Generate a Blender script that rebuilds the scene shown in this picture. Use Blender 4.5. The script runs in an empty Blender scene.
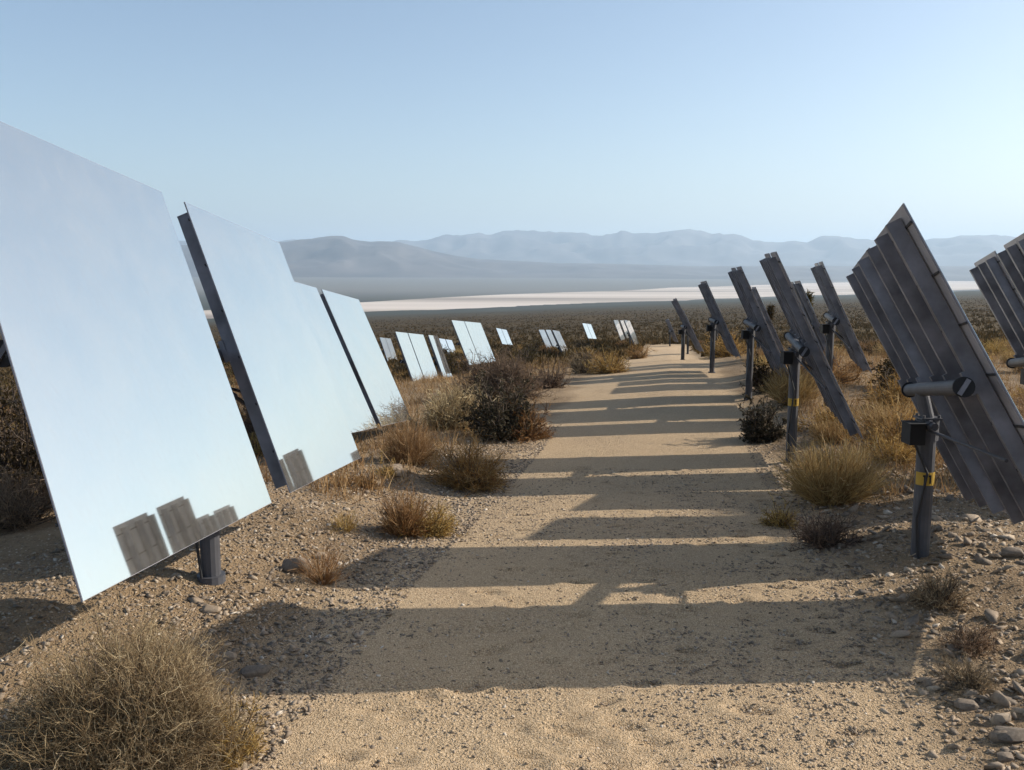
import bpy, math, random
import numpy as np
from mathutils import Vector, Matrix
random.seed(7)
RNG = np.random.default_rng(11)
sc = bpy.context.scene
COL = sc.collection

# ------------------------------------------------------------------ camera
FPX = 900.0
EYE = 2.3
PITCH = math.atan(117 / FPX)
cam = bpy.data.cameras.new('camera'); co = bpy.data.objects.new('camera', cam); COL.objects.link(co)
co.location = (0, 0, EYE); co.rotation_euler = (math.pi / 2 - PITCH, 0, 0)
cam.sensor_width = 36; cam.lens = 36 * FPX / 1024; cam.clip_start = .05; cam.clip_end = 120000
sc.camera = co

def at(px, py, Y):
    """world point seen at a pixel at forward distance Y (used as a ruler only)"""
    x = (px - 512) / FPX; y = (385 - py) / FPX
    v = Vector((x, math.cos(PITCH) + y * math.sin(PITCH), -math.sin(PITCH) + y * math.cos(PITCH)))
    v *= Y / v.y
    return v + Vector((0, 0, EYE))

# ------------------------------------------------------------------ helpers
def tag(o, label=None, cat=None, group=None, kind=None):
    if label: o['label'] = label
    if cat: o['category'] = cat
    if group: o['group'] = group
    if kind: o['kind'] = kind
    return o
def empty(name, loc):
    o = bpy.data.objects.new(name, None); o.location = loc; o.empty_display_size = .2; COL.objects.link(o); return o
def mesh_obj(name, verts, faces, mats, parent=None, loc=None, smooth=False, mat_idx=None):
    me = bpy.data.meshes.new(name)
    verts = np.asarray(verts, dtype=np.float32)
    if isinstance(faces, np.ndarray):
        n, k = faces.shape
        me.vertices.add(len(verts)); me.vertices.foreach_set('co', verts.ravel())
        me.loops.add(n * k); me.loops.foreach_set('vertex_index', faces.astype(np.int32).ravel())
        me.polygons.add(n); me.polygons.foreach_set('loop_start', np.arange(0, n * k, k, dtype=np.int32))
        me.update(calc_edges=True)
    else:
        me.from_pydata([tuple(v) for v in verts], [], faces); me.update()
    for m in (mats if isinstance(mats, (list, tuple)) else [mats]): me.materials.append(m)
    if mat_idx is not None: me.polygons.foreach_set('material_index', np.asarray(mat_idx, dtype=np.int32))
    if smooth: me.polygons.foreach_set('use_smooth', np.ones(len(me.polygons), dtype=bool))
    o = bpy.data.objects.new(name, me); COL.objects.link(o)
    if loc is not None: o.location = loc
    if parent: o.parent = parent
    return o

class MB:
    """collects boxes and tubes in one mesh"""
    def __init__(s): s.v = []; s.f = []; s.m = []
    def box(s, c, a, b, d, m=0, bev=0):
        c = Vector(c); n = len(s.v)
        for i in (-1, 1):
            for j in (-1, 1):
                for k in (-1, 1): s.v.append(c + a * i + b * j + d * k)
        q = [(0, 1, 3, 2), (4, 6, 7, 5), (0, 4, 5, 1), (2, 3, 7, 6), (0, 2, 6, 4), (1, 5, 7, 3)]
        s.f += [tuple(n + t for t in x) for x in q]; s.m += [m] * 6
    def tube(s, p, q, r, m=0, n=14, r2=None, cap=True):
        p = Vector(p); q = Vector(q); ax = (q - p).normalized()
        u = ax.cross(Vector((.3, .9, .1))).normalized(); w = ax.cross(u)
        r2 = r if r2 is None else r2; b = len(s.v)
        for i in range(n):
            t = 2 * math.pi * i / n; d = u * math.cos(t) + w * math.sin(t)
            s.v.append(p + d * r); s.v.append(q + d * r2)
        for i in range(n):
            j = (i + 1) % n; s.f.append((b + 2 * i, b + 2 * j, b + 2 * j + 1, b + 2 * i + 1)); s.m.append(m)
        if cap:
            s.f.append(tuple(b + 2 * i for i in reversed(range(n)))); s.f.append(tuple(b + 2 * i + 1 for i in range(n))); s.m += [m, m]
    def path(s, pts, r, m=0, n=8):
        for a, b in zip(pts[:-1], pts[1:]): s.tube(a, b, r, m, n)
    def build(s, name, mats, parent=None, smooth=False):
        o = mesh_obj(name, np.array([tuple(v) for v in s.v]) if s.v else [], s.f, mats, parent, mat_idx=s.m)
        return o

def vnoise(x, y, seed=0):
    x = np.asarray(x, float); y = np.asarray(y, float)
    xi = np.floor(x).astype(np.int64); yi = np.floor(y).astype(np.int64); xf = x - xi; yf = y - yi
    def h(a, b):
        n = (a * 374761393 + b * 668265263 + seed * 982451653) & 0xffffffff
        n = ((n ^ (n >> 13)) * 1274126177) & 0xffffffff
        n = ((n ^ (n >> 16)) * 2246822519) & 0xffffffff
        return ((n ^ (n >> 15)) & 0xffffff) / float(0xffffff)
    u = xf * xf * (3 - 2 * xf); v = yf * yf * (3 - 2 * yf)
    return (h(xi, yi) * (1 - u) + h(xi + 1, yi) * u) * (1 - v) + (h(xi, yi + 1) * (1 - u) + h(xi + 1, yi + 1) * u) * v
def fbm(x, y, seed=0, o=4):
    r = 0; a = .5
    for i in range(o): r = r + a * (vnoise(x * 2 ** i, y * 2 ** i, seed + i) - .5) * 2; a *= .5
    return r
def sst(a, b, x):
    t = np.clip((np.asarray(x, float) - a) / (b - a), 0, 1); return t * t * (3 - 2 * t)

# ------------------------------------------------------------------ ground shape
KY = np.array([-4000, -20, 0, 5, 7, 9, 11, 13, 18, 22, 25, 33, 40, 49, 67, 80, 102, 125, 300, 1000, 2500, 60000.])
KZ = np.array([60, .3, 0, -.08, -.10, -.25, -.36, -.42, -.45, -.50, -.62, -1.05, -1.8, -2.5, -3.9, -4.6, -6.0, -7.6, -15.2, -42.5, -91.5, -91.5 - 57500 * .0355])
def ulat(x, y): return np.asarray(x, float) - .176 * np.asarray(y, float)
ROADR, ROADL = 1.35, -2.15
def zt(x, y, detail=True):
    x = np.asarray(x, float); y = np.asarray(y, float)
    u = ulat(x, y)
    z = np.interp(y, KY, KZ)
    b = np.interp(y, [0, 12, 24, 40, 60, 150, 500, 60000], [0, .0, .07, .10, .06, .045, .036, .036])
    br = np.minimum(b, .036)
    z = z + np.where(u < 0, b * u, br * u * sst(20, 200, y))
    far = 1 - sst(25, 70, np.hypot(x, y))
    bl = .30 * sst(0, 2.0, ROADL - .1 - u) + .08 * fbm(x * .8, y * .8, 3) * sst(0, 1, ROADL - u)
    brr = .16 * sst(-.1, 1.2, u - ROADR) + .10 * fbm(x * .8, y * .8, 5) * sst(0, 1, u - ROADR)
    z = z + (bl + brr) * (.25 + .75 * far) * (1 - .75 * sst(9, 14, y) * (u < 0))
    # the basin floor, and the slope that climbs to the mountains behind the lake bed
    zb = -99.7 + .004 * np.maximum(y - np.minimum(3330 + 1.37 * x, 15000) - 250, 0) * sst(2000, 3000, y)
    k = 6.0
    z = np.where(y > 600, np.maximum(z, zb) + k * np.exp(-np.abs(z - zb) / k) * .5 , z)
    if detail:
        w = sst(1.0, -.3, np.maximum(u - ROADR, ROADL - u)) # 1 on road
        w = 1 - sst(-.3, 1.0, np.maximum(u - ROADR, ROADL - u))
        z = z + far * ((.035 * (1 - w) + .002 * w) * fbm(x * 2.2, y * 2.2, 9, 4) + .014 * fbm(x * 9, y * 9, 15, 3) * (1 - .75 * w))
        z = z + (1 - far) * .25 * fbm(x * .05, y * .05, 21, 3) * (y < 1500) + sst(1200, 1800, y) * 2.2 * fbm(x * .004, y * .004, 23, 4) * (z > -98)
    return z

DENTS = []
for i in range(190):
    y = RNG.uniform(3.3, 12); u = RNG.uniform(-1.6, 1.25)
    DENTS.append((u + .176 * y, y, RNG.uniform(.08, .14), RNG.uniform(.03, .055), RNG.uniform(-.5, .5), RNG.uniform(.008, .026)))

def axis(pieces):
    out = [pieces[0][0]]
    for a, b, d0, d1 in pieces:
        x = a; n = 0
        while x < b - 1e-6:
            t = (x - a) / (b - a); d = d0 * (d1 / d0) ** t
            x = min(x + d, b); out.append(x)
    return np.array(out)
xs = axis([(-45000, -300, 4000, 40), (-300, -14, 40, .5), (-14, -4.5, .5, .07), (-4.5, 4.6, .028, .028), (4.6, 18, .07, .5), (18, 300, .5, 40), (300, 45000, 40, 4000)])
ys = axis([(-6000, -30, 1500, 8), (-30, 2.6, 8, .12), (2.6, 9, .028, .028), (9, 24, .03, .12), (24, 130, .12, 2), (130, 1000, 2, 30), (1000, 45000, 30, 1600)])
X, Y = np.meshgrid(xs, ys)
Z = zt(X, Y)
for (dx, dy, a, b, th, dep) in DENTS:
    ix = np.where(abs(xs - dx) < .5)[0]; iy = np.where(abs(ys - dy) < .5)[0]
    if len(ix) == 0 or len(iy) == 0: continue
    s = np.ix_(iy, ix); xx = X[s] - dx; yy = Y[s] - dy
    p = xx * math.cos(th) + yy * math.sin(th); q = -xx * math.sin(th) + yy * math.cos(th)
    r = np.sqrt((p / a) ** 2 + (q / b) ** 2)
    Z[s] += dep * (-np.exp(-r * r * 1.4) * 1.2 + .5 * np.exp(-(r - 1.5) ** 2 * 4))
def zs(x, y): return float(zt(x, y))

# ------------------------------------------------------------------ materials
def mat(name):
    m = bpy.data.materials.new(name); m.use_nodes = True; nt = m.node_tree
    return m, nt, nt.nodes['Principled BSDF']
def N(nt, t, **kw):
    n = nt.nodes.new(t)
    for k, v in kw.items():
        if k.startswith('i_'):
            n.inputs[k[2:].replace('_', ' ')].default_value = v
        else: setattr(n, k, v)
    return n
def ramp(nt, src, stops):
    r = nt.nodes.new('ShaderNodeValToRGB'); e = r.color_ramp.elements
    e[0].position, e[0].color = stops[0][0], (*stops[0][1], 1); e[1].position, e[1].color = stops[-1][0], (*stops[-1][1], 1)
    for p, c in stops[1:-1]:
        x = e.new(p); x.color = (*c, 1)
    nt.links.new(src, r.inputs[0]); return r.outputs[0]
def mix(nt, fac, a, b, mode='MIX'):
    m = nt.nodes.new('ShaderNodeMix'); m.data_type = 'RGBA'; m.blend_type = mode
    for i, s in ((0, fac), (6, a), (7, b)):
        if isinstance(s, (int, float)): m.inputs[i].default_value = s
        elif isinstance(s, tuple): m.inputs[i].default_value = (*s, 1)
        else: nt.links.new(s, m.inputs[i])
    return m.outputs[2]
def M2(nt, op, a, b=None, c=None):
    m = nt.nodes.new('ShaderNodeMath'); m.operation = op
    for i, s in enumerate((a, b, c)):
        if s is None: continue
        if isinstance(s, (int, float)): m.inputs[i].default_value = s
        else: nt.links.new(s, m.inputs[i])
    return m.outputs[0]
def noise(nt, vec, scale, detail=4, rough=.55):
    n = N(nt, 'ShaderNodeTexNoise'); n.inputs['Scale'].default_value = scale; n.inputs['Detail'].default_value = detail; n.inputs['Roughness'].default_value = rough
    nt.links.new(vec, n.inputs['Vector']); return n.outputs['Fac']

def plain(name, col, rough=.6, metal=0., var=.12, scale=6., bump=.0):
    m, nt, b = mat(name)
    g = N(nt, 'ShaderNodeNewGeometry')
    n = noise(nt, g.outputs['Position'], scale)
    c0 = tuple(max(0, v * (1 - var * 1.6)) for v in col); c1 = tuple(min(1, v * (1 + var * 1.6)) for v in col)
    nt.links.new(ramp(nt, n, [(.3, c0), (.7, c1)]), b.inputs['Base Color'])
    b.inputs['Roughness'].default_value = rough; b.inputs['Metallic'].default_value = metal
    if bump:
        bp = N(nt, 'ShaderNodeBump'); bp.inputs['Strength'].default_value = bump; bp.inputs['Distance'].default_value = .01
        nt.links.new(noise(nt, g.outputs['Position'], scale * 8), bp.inputs['Height']); nt.links.new(bp.outputs[0], b.inputs['Normal'])
    return m

# desert ground
mg, nt, b = mat('desert_ground')
pos = N(nt, 'ShaderNodeNewGeometry').outputs['Position']
sep = N(nt, 'ShaderNodeSeparateXYZ'); nt.links.new(pos, sep.inputs[0])
u = M2(nt, 'MULTIPLY_ADD', sep.outputs['Y'], -.176, sep.outputs['X'])
wob = M2(nt, 'MULTIPLY', M2(nt, 'SUBTRACT', noise(nt, pos, 1.1, 5), .5), 1.6)
e = M2(nt, 'SUBTRACT', M2(nt, 'ABSOLUTE', M2(nt, 'ADD', u, .4)), 1.75)      # >0 off the road
e = M2(nt, 'ADD', e, wob)
def mr(v, a, bb):
    n = N(nt, 'ShaderNodeMapRange'); n.interpolation_type = 'SMOOTHSTEP'; n.inputs[1].default_value = a; n.inputs[2].default_value = bb; nt.links.new(v, n.inputs[0]); return n.outputs[0]
off = mr(e, -.15, .5)
n1 = noise(nt, pos, .9, 5); n2 = noise(nt, pos, 26, 5, .7); n3 = noise(nt, pos, 120, 3, .7)
sand = ramp(nt, n1, [(.3, (0.367, 0.245, 0.128)), (.52, (0.435, 0.303, 0.165)), (.72, (0.503, 0.361, 0.201))])
sand = mix(nt, .6, sand, ramp(nt, n2, [(.28, (0.231, 0.155, 0.085)), (.5, (0.435, 0.303, 0.165)), (.75, (0.585, 0.439, 0.268))]), 'MIX')
sand = mix(nt, .55, sand, ramp(nt, n3, [(.34, (0.095, 0.062, 0.039)), (.48, (0.422, 0.297, 0.177)), (.64, (0.789, 0.619, 0.439))]), 'MIX')
rockc = ramp(nt, n2, [(.25, (0.109, 0.074, 0.044)), (.48, (0.258, 0.181, 0.107)), (.62, (0.326, 0.232, 0.137)), (.8, (0.517, 0.400, 0.268))])
rockc = mix(nt, .5, rockc, ramp(nt, n1, [(.3, (0.190, 0.123, 0.067)), (.7, (0.367, 0.258, 0.152))]))
vo = N(nt, 'ShaderNodeTexVoronoi'); vo.inputs['Scale'].default_value = 34; nt.links.new(pos, vo.inputs['Vector'])
vo2 = N(nt, 'ShaderNodeTexVoronoi'); vo2.inputs['Scale'].default_value = 95; nt.links.new(pos, vo2.inputs['Vector'])
peb = mr(vo.outputs['Distance'], .42, .16)
pebn = mr(noise(nt, pos, .8, 4), .47, .60)
pebmask = M2(nt, 'MULTIPLY', peb, M2(nt, 'MAXIMUM', off, M2(nt, 'MULTIPLY', pebn, .8)))
hsv = N(nt, 'ShaderNodeSeparateColor'); nt.links.new(vo.outputs['Color'], hsv.inputs[0])
pebcol = ramp(nt, hsv.outputs[0], [(0, (0.150, 0.110, 0.079)), (.4, (0.354, 0.258, 0.171)), (.75, (0.517, 0.387, 0.256)), (1, (0.789, 0.658, 0.512))])
ground = mix(nt, off, sand, rockc)
ground = mix(nt, M2(nt, 'MULTIPLY', pebmask, .75), ground, pebcol)
# scrub covered plain further out
dist = N(nt, 'ShaderNodeVectorMath'); dist.operation = 'LENGTH'; nt.links.new(pos, dist.inputs[0])
fscrub = mr(dist.outputs['Value'], 14, 60)
scn = noise(nt, pos, .25, 6, .7)
scrubc = ramp(nt, scn, [(.36, (.045, .03, .010)), (.5, (.09, .056, .018)), (.60, (.135, .088, .030)), (.72, (.23, .165, .09))])
scn2 = noise(nt, pos, .02, 4, .6)
scrubfar = ramp(nt, scn2, [(.38, (.034, .020, .003)), (.6, (.062, .036, .006))])
scrub = mix(nt, mr(dist.outputs['Value'], 90, 260), scrubc, scrubfar)
roadfade = mr(sep.outputs['Y'], 82, 98)
off2 = M2(nt, 'MAXIMUM', mr(e, -.3, 1.6), roadfade)
ground = mix(nt, M2(nt, 'MULTIPLY', fscrub, off2), ground, scrub)
mid = noise(nt, pos, .004, 4, .6)
ground = mix(nt, mr(dist.outputs['Value'], 700, 2000), ground, ramp(nt, mid, [(.4, (.030, .032, .020)), (.6, (.045, .045, .028))]))
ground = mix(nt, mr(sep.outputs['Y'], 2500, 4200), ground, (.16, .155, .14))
nt.links.new(ground, b.inputs['Base Color']); b.inputs['Roughness'].default_value = .95; b.inputs['Specular IOR Level'].default_value = .15
nearw = mr(dist.outputs['Value'], 60, 14)
hgt = M2(nt, 'ADD', M2(nt, 'MULTIPLY', pebmask, 1.0), M2(nt, 'ADD', M2(nt, 'MULTIPLY', n2, .9), M2(nt, 'MULTIPLY', mr(vo2.outputs['Distance'], .5, .1), .35)))
bp = N(nt, 'ShaderNodeBump'); bp.inputs['Distance'].default_value = .022; nt.links.new(hgt, bp.inputs['Height']); nt.links.new(M2(nt, 'MULTIPLY', nearw, .9), bp.inputs['Strength'])
nt.links.new(bp.outputs[0], b.inputs['Normal'])

ny, nx = X.shape
idx = np.arange(nx * ny).reshape(ny, nx)
fq = np.stack([idx[:-1, :-1].ravel(), idx[:-1, 1:].ravel(), idx[1:, 1:].ravel(), idx[1:, :-1].ravel()], 1)
g = mesh_obj('ground', np.stack([X.ravel(), Y.ravel(), Z.ravel()], 1), fq, mg, smooth=True); tag(g, kind='structure')

# dry lake bed
ml, nt, b = mat('dry_lake_bed')
pos = N(nt, 'ShaderNodeNewGeometry').outputs['Position']
mp = N(nt, 'ShaderNodeMapping'); mp.inputs['Scale'].default_value = (.00018, .0016, 1); mp.inputs['Rotation'].default_value = (0, 0, -.94); nt.links.new(pos, mp.inputs[0])
nn = noise(nt, mp.outputs[0], 1.6, 4)
nt.links.new(ramp(nt, nn, [(.34, (.24, .19, .15)), (.45, (.50, .42, .34)), (.58, (.62, .53, .45)), (.66, (.50, .41, .33)), (.75, (.68, .60, .52))]), b.inputs['Base Color']); b.inputs['Roughness'].default_value = .9
px_ = np.linspace(-9000, 13000, 160)
fe = np.minimum(3330 + 1.37 * px_, 14500) + 420 * fbm(px_ * .0012, px_ * 0, 40, 5)
fe = np.maximum(fe, 300)
v = []; 
for i, x in enumerate(px_):
    v.append((x, 200 + 0 * x, -97.9)); v.append((x, max(fe[i], 250), -97.9))
fl = [(2 * i, 2 * i + 2, 2 * i + 3, 2 * i + 1) for i in range(len(px_) - 1)]
tag(mesh_obj('dry_lake', v, fl, ml), kind='structure')

# mountains
mm, nt, b = mat('mountain_rock')
pos = N(nt, 'ShaderNodeNewGeometry').outputs['Position']
nt.links.new(ramp(nt, noise(nt, pos, .0012, 6, .6), [(.35, (.045, .04, .045)), (.65, (.12, .105, .10))]), b.inputs['Base Color']); b.inputs['Roughness'].default_value = .95
def mountains(name, D, depth, sky, seed, rough=.5):
    """sky: list of (pixel column, pixel height above horizon line) for the ridge outline"""
    n = 700; m = 60
    px = np.linspace(-1, 1, n) * 1.36                      # azimuth radians
    colpx = 512 + FPX * np.tan(np.clip(px, -1.25, 1.25)) 
    hh = np.interp(colpx, [s[0] for s in sky], [s[1] for s in sky]) / FPX
    s = np.linspace(0, 1, m)
    A, S = np.meshgrid(px, s)
    Hr = np.broadcast_to(hh, A.shape)
    R = D + depth * (S - .55)
    gx = A * D / 900.; gy = S * depth / 900.
    rid = 1 - np.abs(fbm(gx * .8, gy * .8, seed, 5)) * 1.9
    prof = np.sin(np.clip(S / .55, 0, 1) * math.pi / 2) ** 1.25
    prof = np.where(S > .55, 1 - (S - .55) * 1.2, prof)
    jag = fbm(gx * 2.2, gx * 0 + seed, seed + 50, 5)
    top = EYE + Hr * D * np.ones_like(A) / np.cos(A) ** 0 * (1 + .15 * jag)
    base = -110
    zz = base + (top - base) * prof * (1 - rough * (1 - np.clip(rid, 0, 1)) * np.sin(np.clip(S / .55, 0, 1) * math.pi))
    V = np.stack([R * np.sin(A), R * np.cos(A), zz], -1).reshape(-1, 3)
    # account for plane projection so the outline keeps its height off to the sides
    idx = np.arange(n * m).reshape(m, n)
    F = np.stack([idx[:-1, :-1].ravel(), idx[:-1, 1:].ravel(), idx[1:, 1:].ravel(), idx[1:, :-1].ravel()], 1)
    return tag(mesh_obj(name, V, F, mm, smooth=True), kind='structure')
mountains('mountain_range', 17000, 6000, [(-4000, 12), (-900, 20), (0, 26), (280, 26), (420, 26), (445, 30), (490, 35), (560, 36), (640, 33), (690, 34), (730, 30), (780, 24), (820, 29), (870, 24), (920, 26), (1000, 28), (1100, 24), (1400, 20), (1800, 12), (4000, 6)], 71)
mountains('foothills', 10000, 4500, [(-4000, 8), (-900, 18), (0, 26), (180, 22), (285, 24), (310, 26), (345, 31), (372, 28), (400, 24), (430, 17), (480, 9), (560, 5), (700, 2), (900, 2), (1300, 2), (4000, 0)], 83)

# ------------------------------------------------------------------ metals, glass
mir, nt, b = mat('mirror_glass')
pos = N(nt, 'ShaderNodeNewGeometry').outputs['Position']
b.inputs['Base Color'].default_value = (.81, .825, .775, 1); b.inputs['Metallic'].default_value = 1
rr = N(nt, 'ShaderNodeMapRange'); rr.inputs[3].default_value = .012; rr.inputs[4].default_value = .035; nt.links.new(noise(nt, pos, 1.2, 5), rr.inputs[0]); nt.links.new(rr.outputs[0], b.inputs['Roughness'])
dn = noise(nt, pos, 2.2, 6, .6)
mpd = N(nt, 'ShaderNodeMapping'); mpd.inputs['Scale'].default_value = (9, 9, .5); nt.links.new(pos, mpd.inputs[0])
sn = noise(nt, mpd.outputs[0], 3, 4, .6)
df = M2(nt, 'ADD', M2(nt, 'MULTIPLY', mr(dn, .3, .75), .07), M2(nt, 'MULTIPLY', mr(sn, .5, .8), .05))
df = M2(nt, 'ADD', df, .06)
dd_ = N(nt, 'ShaderNodeBsdfDiffuse'); dd_.inputs[0].default_value = (.52, .48, .42, 1)
mxs = N(nt, 'ShaderNodeMixShader'); nt.links.new(df, mxs.inputs[0]); nt.links.new(b.outputs[0], mxs.inputs[1]); nt.links.new(dd_.outputs[0], mxs.inputs[2]); nt.links.new(mxs.outputs[0], nt.nodes['Material Output'].inputs[0])
back = plain('mirror_back_paint', (.23, .225, .25), .55, .0, .10, 3, .05)
seam = plain('seam_rubber', (.02, .02, .022), .7)
steel = plain('galvanised_steel', (.15, .148, .165), .5, .1, .28, 4, .05)
steel2 = plain('post_steel', (.06, .06, .068), .6, .0, .15, 5, .05)
black = plain('black_enamel', (.005, .005, .006), .75)
yellow = plain('yellow_tag_paint', (.42, .26, .03), .6)
cablem = plain('cable_rubber', (.015, .015, .017), .6)
redm = plain('red_cap_plastic', (.25, .03, .02), .5)

# ------------------------------------------------------------------ heliostats
def heliostat(C, d1, d2, W, label, gap=.1, H=2.25, group='heliostats standing in rows across the desert', tagged=False, box_side=-1, W2=None, postdx=0, drop2=0, near=False, quads=None):
    C = Vector(C); d1 = Vector(d1).normalized(); d2 = Vector(d2); d2 = (d2 - d1 * d2.dot(d1)).normalized(); n = d2.cross(d1)
    if n.x < 0: n = -n
    W2 = W2 or W
    piv = C - n * .19
    if near: postdx = .06
    gz = zs(piv.x + postdx, piv.y) - (.06 if near else 0)
    base = Vector((piv.x + postdx, piv.y, gz))
    root = empty('heliostat', base); tag(root, label, 'heliostat', group)
    L = lambda p: Vector(p) - base
    def part(name, fn, mats, parent=root):
        mb = MB(); fn(mb); return mb.build(name, mats, parent)
    lean = piv - Vector((0, 0, .10))
    if near: lean += Vector((.05, -.02, -.14))
    post = part('post', lambda m: (m.tube(L(base - Vector((0, 0, .15))), L(lean - Vector((0, 0, .12))), .070), m.tube(L(lean - Vector((0, 0, .16))), L(lean - Vector((0, 0, .11))), .085), m.tube(L(base - Vector((0, 0, .1))), L(base + Vector((0, 0, .03))), .10)), steel2)
    # drive: slewing gearbox under the tube
    part('drive_gearbox', lambda m: (m.tube(L(lean - Vector((0, 0, .12))), L(lean + Vector((0, 0, .0))), .085), m.tube(L(lean), L(piv - Vector((0, 0, .03))), .050, 0, 16), m.tube(L(lean + Vector((-.02, -.13, -.03))), L(lean + Vector((-.02, .10, -.03))), .040, 0, 14), m.tube(L(lean + Vector((-.02, -.17, -.03))), L(lean + Vector((-.02, -.13, -.03))), .030, 0, 12), m.box(L(lean + Vector((.0, 0, .015))), Vector((.08, 0, 0)), Vector((0, .08, 0)), Vector((0, 0, .008))), *[m.tube(L(lean + Vector((a_, b_, .02))), L(lean + Vector((a_, b_, .045))), .012, 0, 6) for a_ in (-.06, .06) for b_ in (-.06, .06)]), steel2)
    part('torque_tube', lambda m: m.tube(L(piv - d1 * (gap / 2 + W * .93)), L(piv + d1 * (gap / 2 + W2 * (.3 if near else .93))), .052, n=20), steel2)
    for s, w in ((-1, W), (1, W2)):
        def caps(m):
            q = piv + d1 * s * (gap / 2 + w * (.3 if near and s > 0 else .93))
            m.tube(L(q), L(q + d1 * s * .02), .066, 0, 20)
            m.box(L(q + d1 * s * .026), d1 * .006, (d2 * .55 + n * .83).normalized() * .056, (d2 * .83 - n * .55).normalized() * .014, 1)
        part('end_cap', caps, [black, steel])
    bx = lean + Vector((-.13, -.05, -.10))
    def cb(m):
        m.box(L(bx), Vector((.06, 0, 0)), Vector((0, .08, 0)), Vector((0, 0, .08)))
        m.box(L(bx + Vector((0, 0, .084))), Vector((.065, 0, 0)), Vector((0, .086, 0)), Vector((0, 0, .006)))
        m.box(L(bx + Vector((.12, 0, .05))), Vector((.05, 0, 0)), Vector((0, .02, 0)), Vector((0, 0, .015)))
    part('control_box', cb, black)
    # mirror facets and their ribs
    def facet(s, w, dr):
        if quads:
            TL, TR, BL, BR = [Vector(q) for q in quads[0 if s < 0 else 1]]
            def fq_(m):
                b0 = len(m.v); inset = lambda p: p + ((TL + TR + BL + BR) / 4 - p) * .002
                Q = (TL, TR, BR, BL)
                m.v += [L(p + n * .004) for p in Q] + [L(p - n * .004) for p in Q] + [L(inset(p) + n * .0055) for p in Q]
                m.f += [(b0, b0 + 1, b0 + 2, b0 + 3), (b0 + 7, b0 + 6, b0 + 5, b0 + 4)] + [(b0 + i, b0 + 4 + i, b0 + 4 + (i + 1) % 4, b0 + (i + 1) % 4) for i in range(4)] + [(b0 + 8, b0 + 9, b0 + 10, b0 + 11)]
                m.m += [1] * 6 + [0]
                for i in range(6):
                    t = .06 + i * .16; a_ = TL.lerp(BL, t); b_ = TR.lerp(BR, t)
                    m.box(L((a_ + b_) / 2 - n * .012), (b_ - a_) / 2, d2 * .008, n * .005, 2)
            return part('mirror_facet', fq_, [mir, back, seam])
        a = gap / 2 * s; cc = C + d1 * (a + s * w / 2) + d2 * dr
        def fn(m):
            m.box(L(cc), d1 * w / 2, d2 * H / 2, n * .003, 1)
            m.box(L(cc + n * .0045), d1 * (w / 2 - .004), d2 * (H / 2 - .004), n * .0015, 0)
            m.box(L(cc - n * .006), d1 * (w / 2 - .01), d2 * (H / 2 - .01), n * .003, 1)
            k = int(H / .36) + 1
            for i in range(k):
                t = H / 2 - .13 - i * .36
                if t > -H / 2 + .02: m.box(L(cc + d2 * t - n * .014), d1 * (w / 2 + .001), d2 * .008, n * .005, 2)
        return part('mirror_facet', fn, [mir, back, seam])
    f1 = facet(-1, W, 0); f2 = facet(1, W2, drop2)
    for s, w, dr in ((-1, W, 0), (1, W2, drop2)):
        for t in ((.05, .42, .84) if w < 1.9 else (.02, .34, .62, .88)):
            a = s * (gap / 2 + w * t + .02)
            c = C + d1 * a - n * .068 + d2 * dr; dd = d2; hh_ = H / 2 - .06
            if quads:
                TL, TR, BL, BR = [Vector(q) for q in quads[0 if s < 0 else 1]]
                tt = 1 - t if s < 0 else t
                p1 = TL.lerp(TR, tt * .96 + .02); p2 = BL.lerp(BR, tt * .96 + .02); c = (p1 + p2) / 2 - n * .068; dd = (p1 - p2).normalized(); hh_ = (p1 - p2).length / 2 - .06
            def rb(m):
                m.box(L(c), d1 * .004, dd * hh_, n * .047)
                m.box(L(c - n * .044 + d1 * .025), d1 * .025, dd * hh_, n * .003)
                m.box(L(c + n * .044 + d1 * .025), d1 * .025, dd * hh_, n * .003)
                m.box(L(c + dd * hh_ + d1 * .022), d1 * .028, d2 * .004, n * .048)
                m.box(L(c - n * .06 + d1 * .02), d1 * .03, d2 * .08, n * .018)
            part('rib', rb, steel)
    # diagonal truss rods and actuator under the gearbox
    def tr(m):
        for s, w in ((-1, W), (1, W2)):
            q = piv + d1 * s * (gap / 2 + w * .80)
            m.tube(L(q - d2 * .55 + n * .05), L(lean - Vector((0, 0, .08))), .012, 0, 8)
    part('brace_rods', tr, steel2)
    aa, ab = lean + Vector((.03, .11, -.1)), C - d2 * .5 - n * .1 + d1 * (gap / 2 + .25)
    part('actuator', lambda m: (m.tube(L(aa), L(ab), .014, 0, 10), m.tube(L(aa), L(aa.lerp(ab, .45)), .024, 0, 10)), steel2)
    # conduit down the post
    yb = -.07
    part('cable_conduit', lambda m: m.path([L(bx + Vector((.02, 0, -.09))), L(base + Vector((-.02, yb - .02, (bx.z - base.z) * .7))), L(base + Vector((-.075, yb, .38))), L(base + Vector((-.06, yb, .18))), L(base + Vector((-.04, yb - .01, .02)))], .010), cablem)
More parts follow.
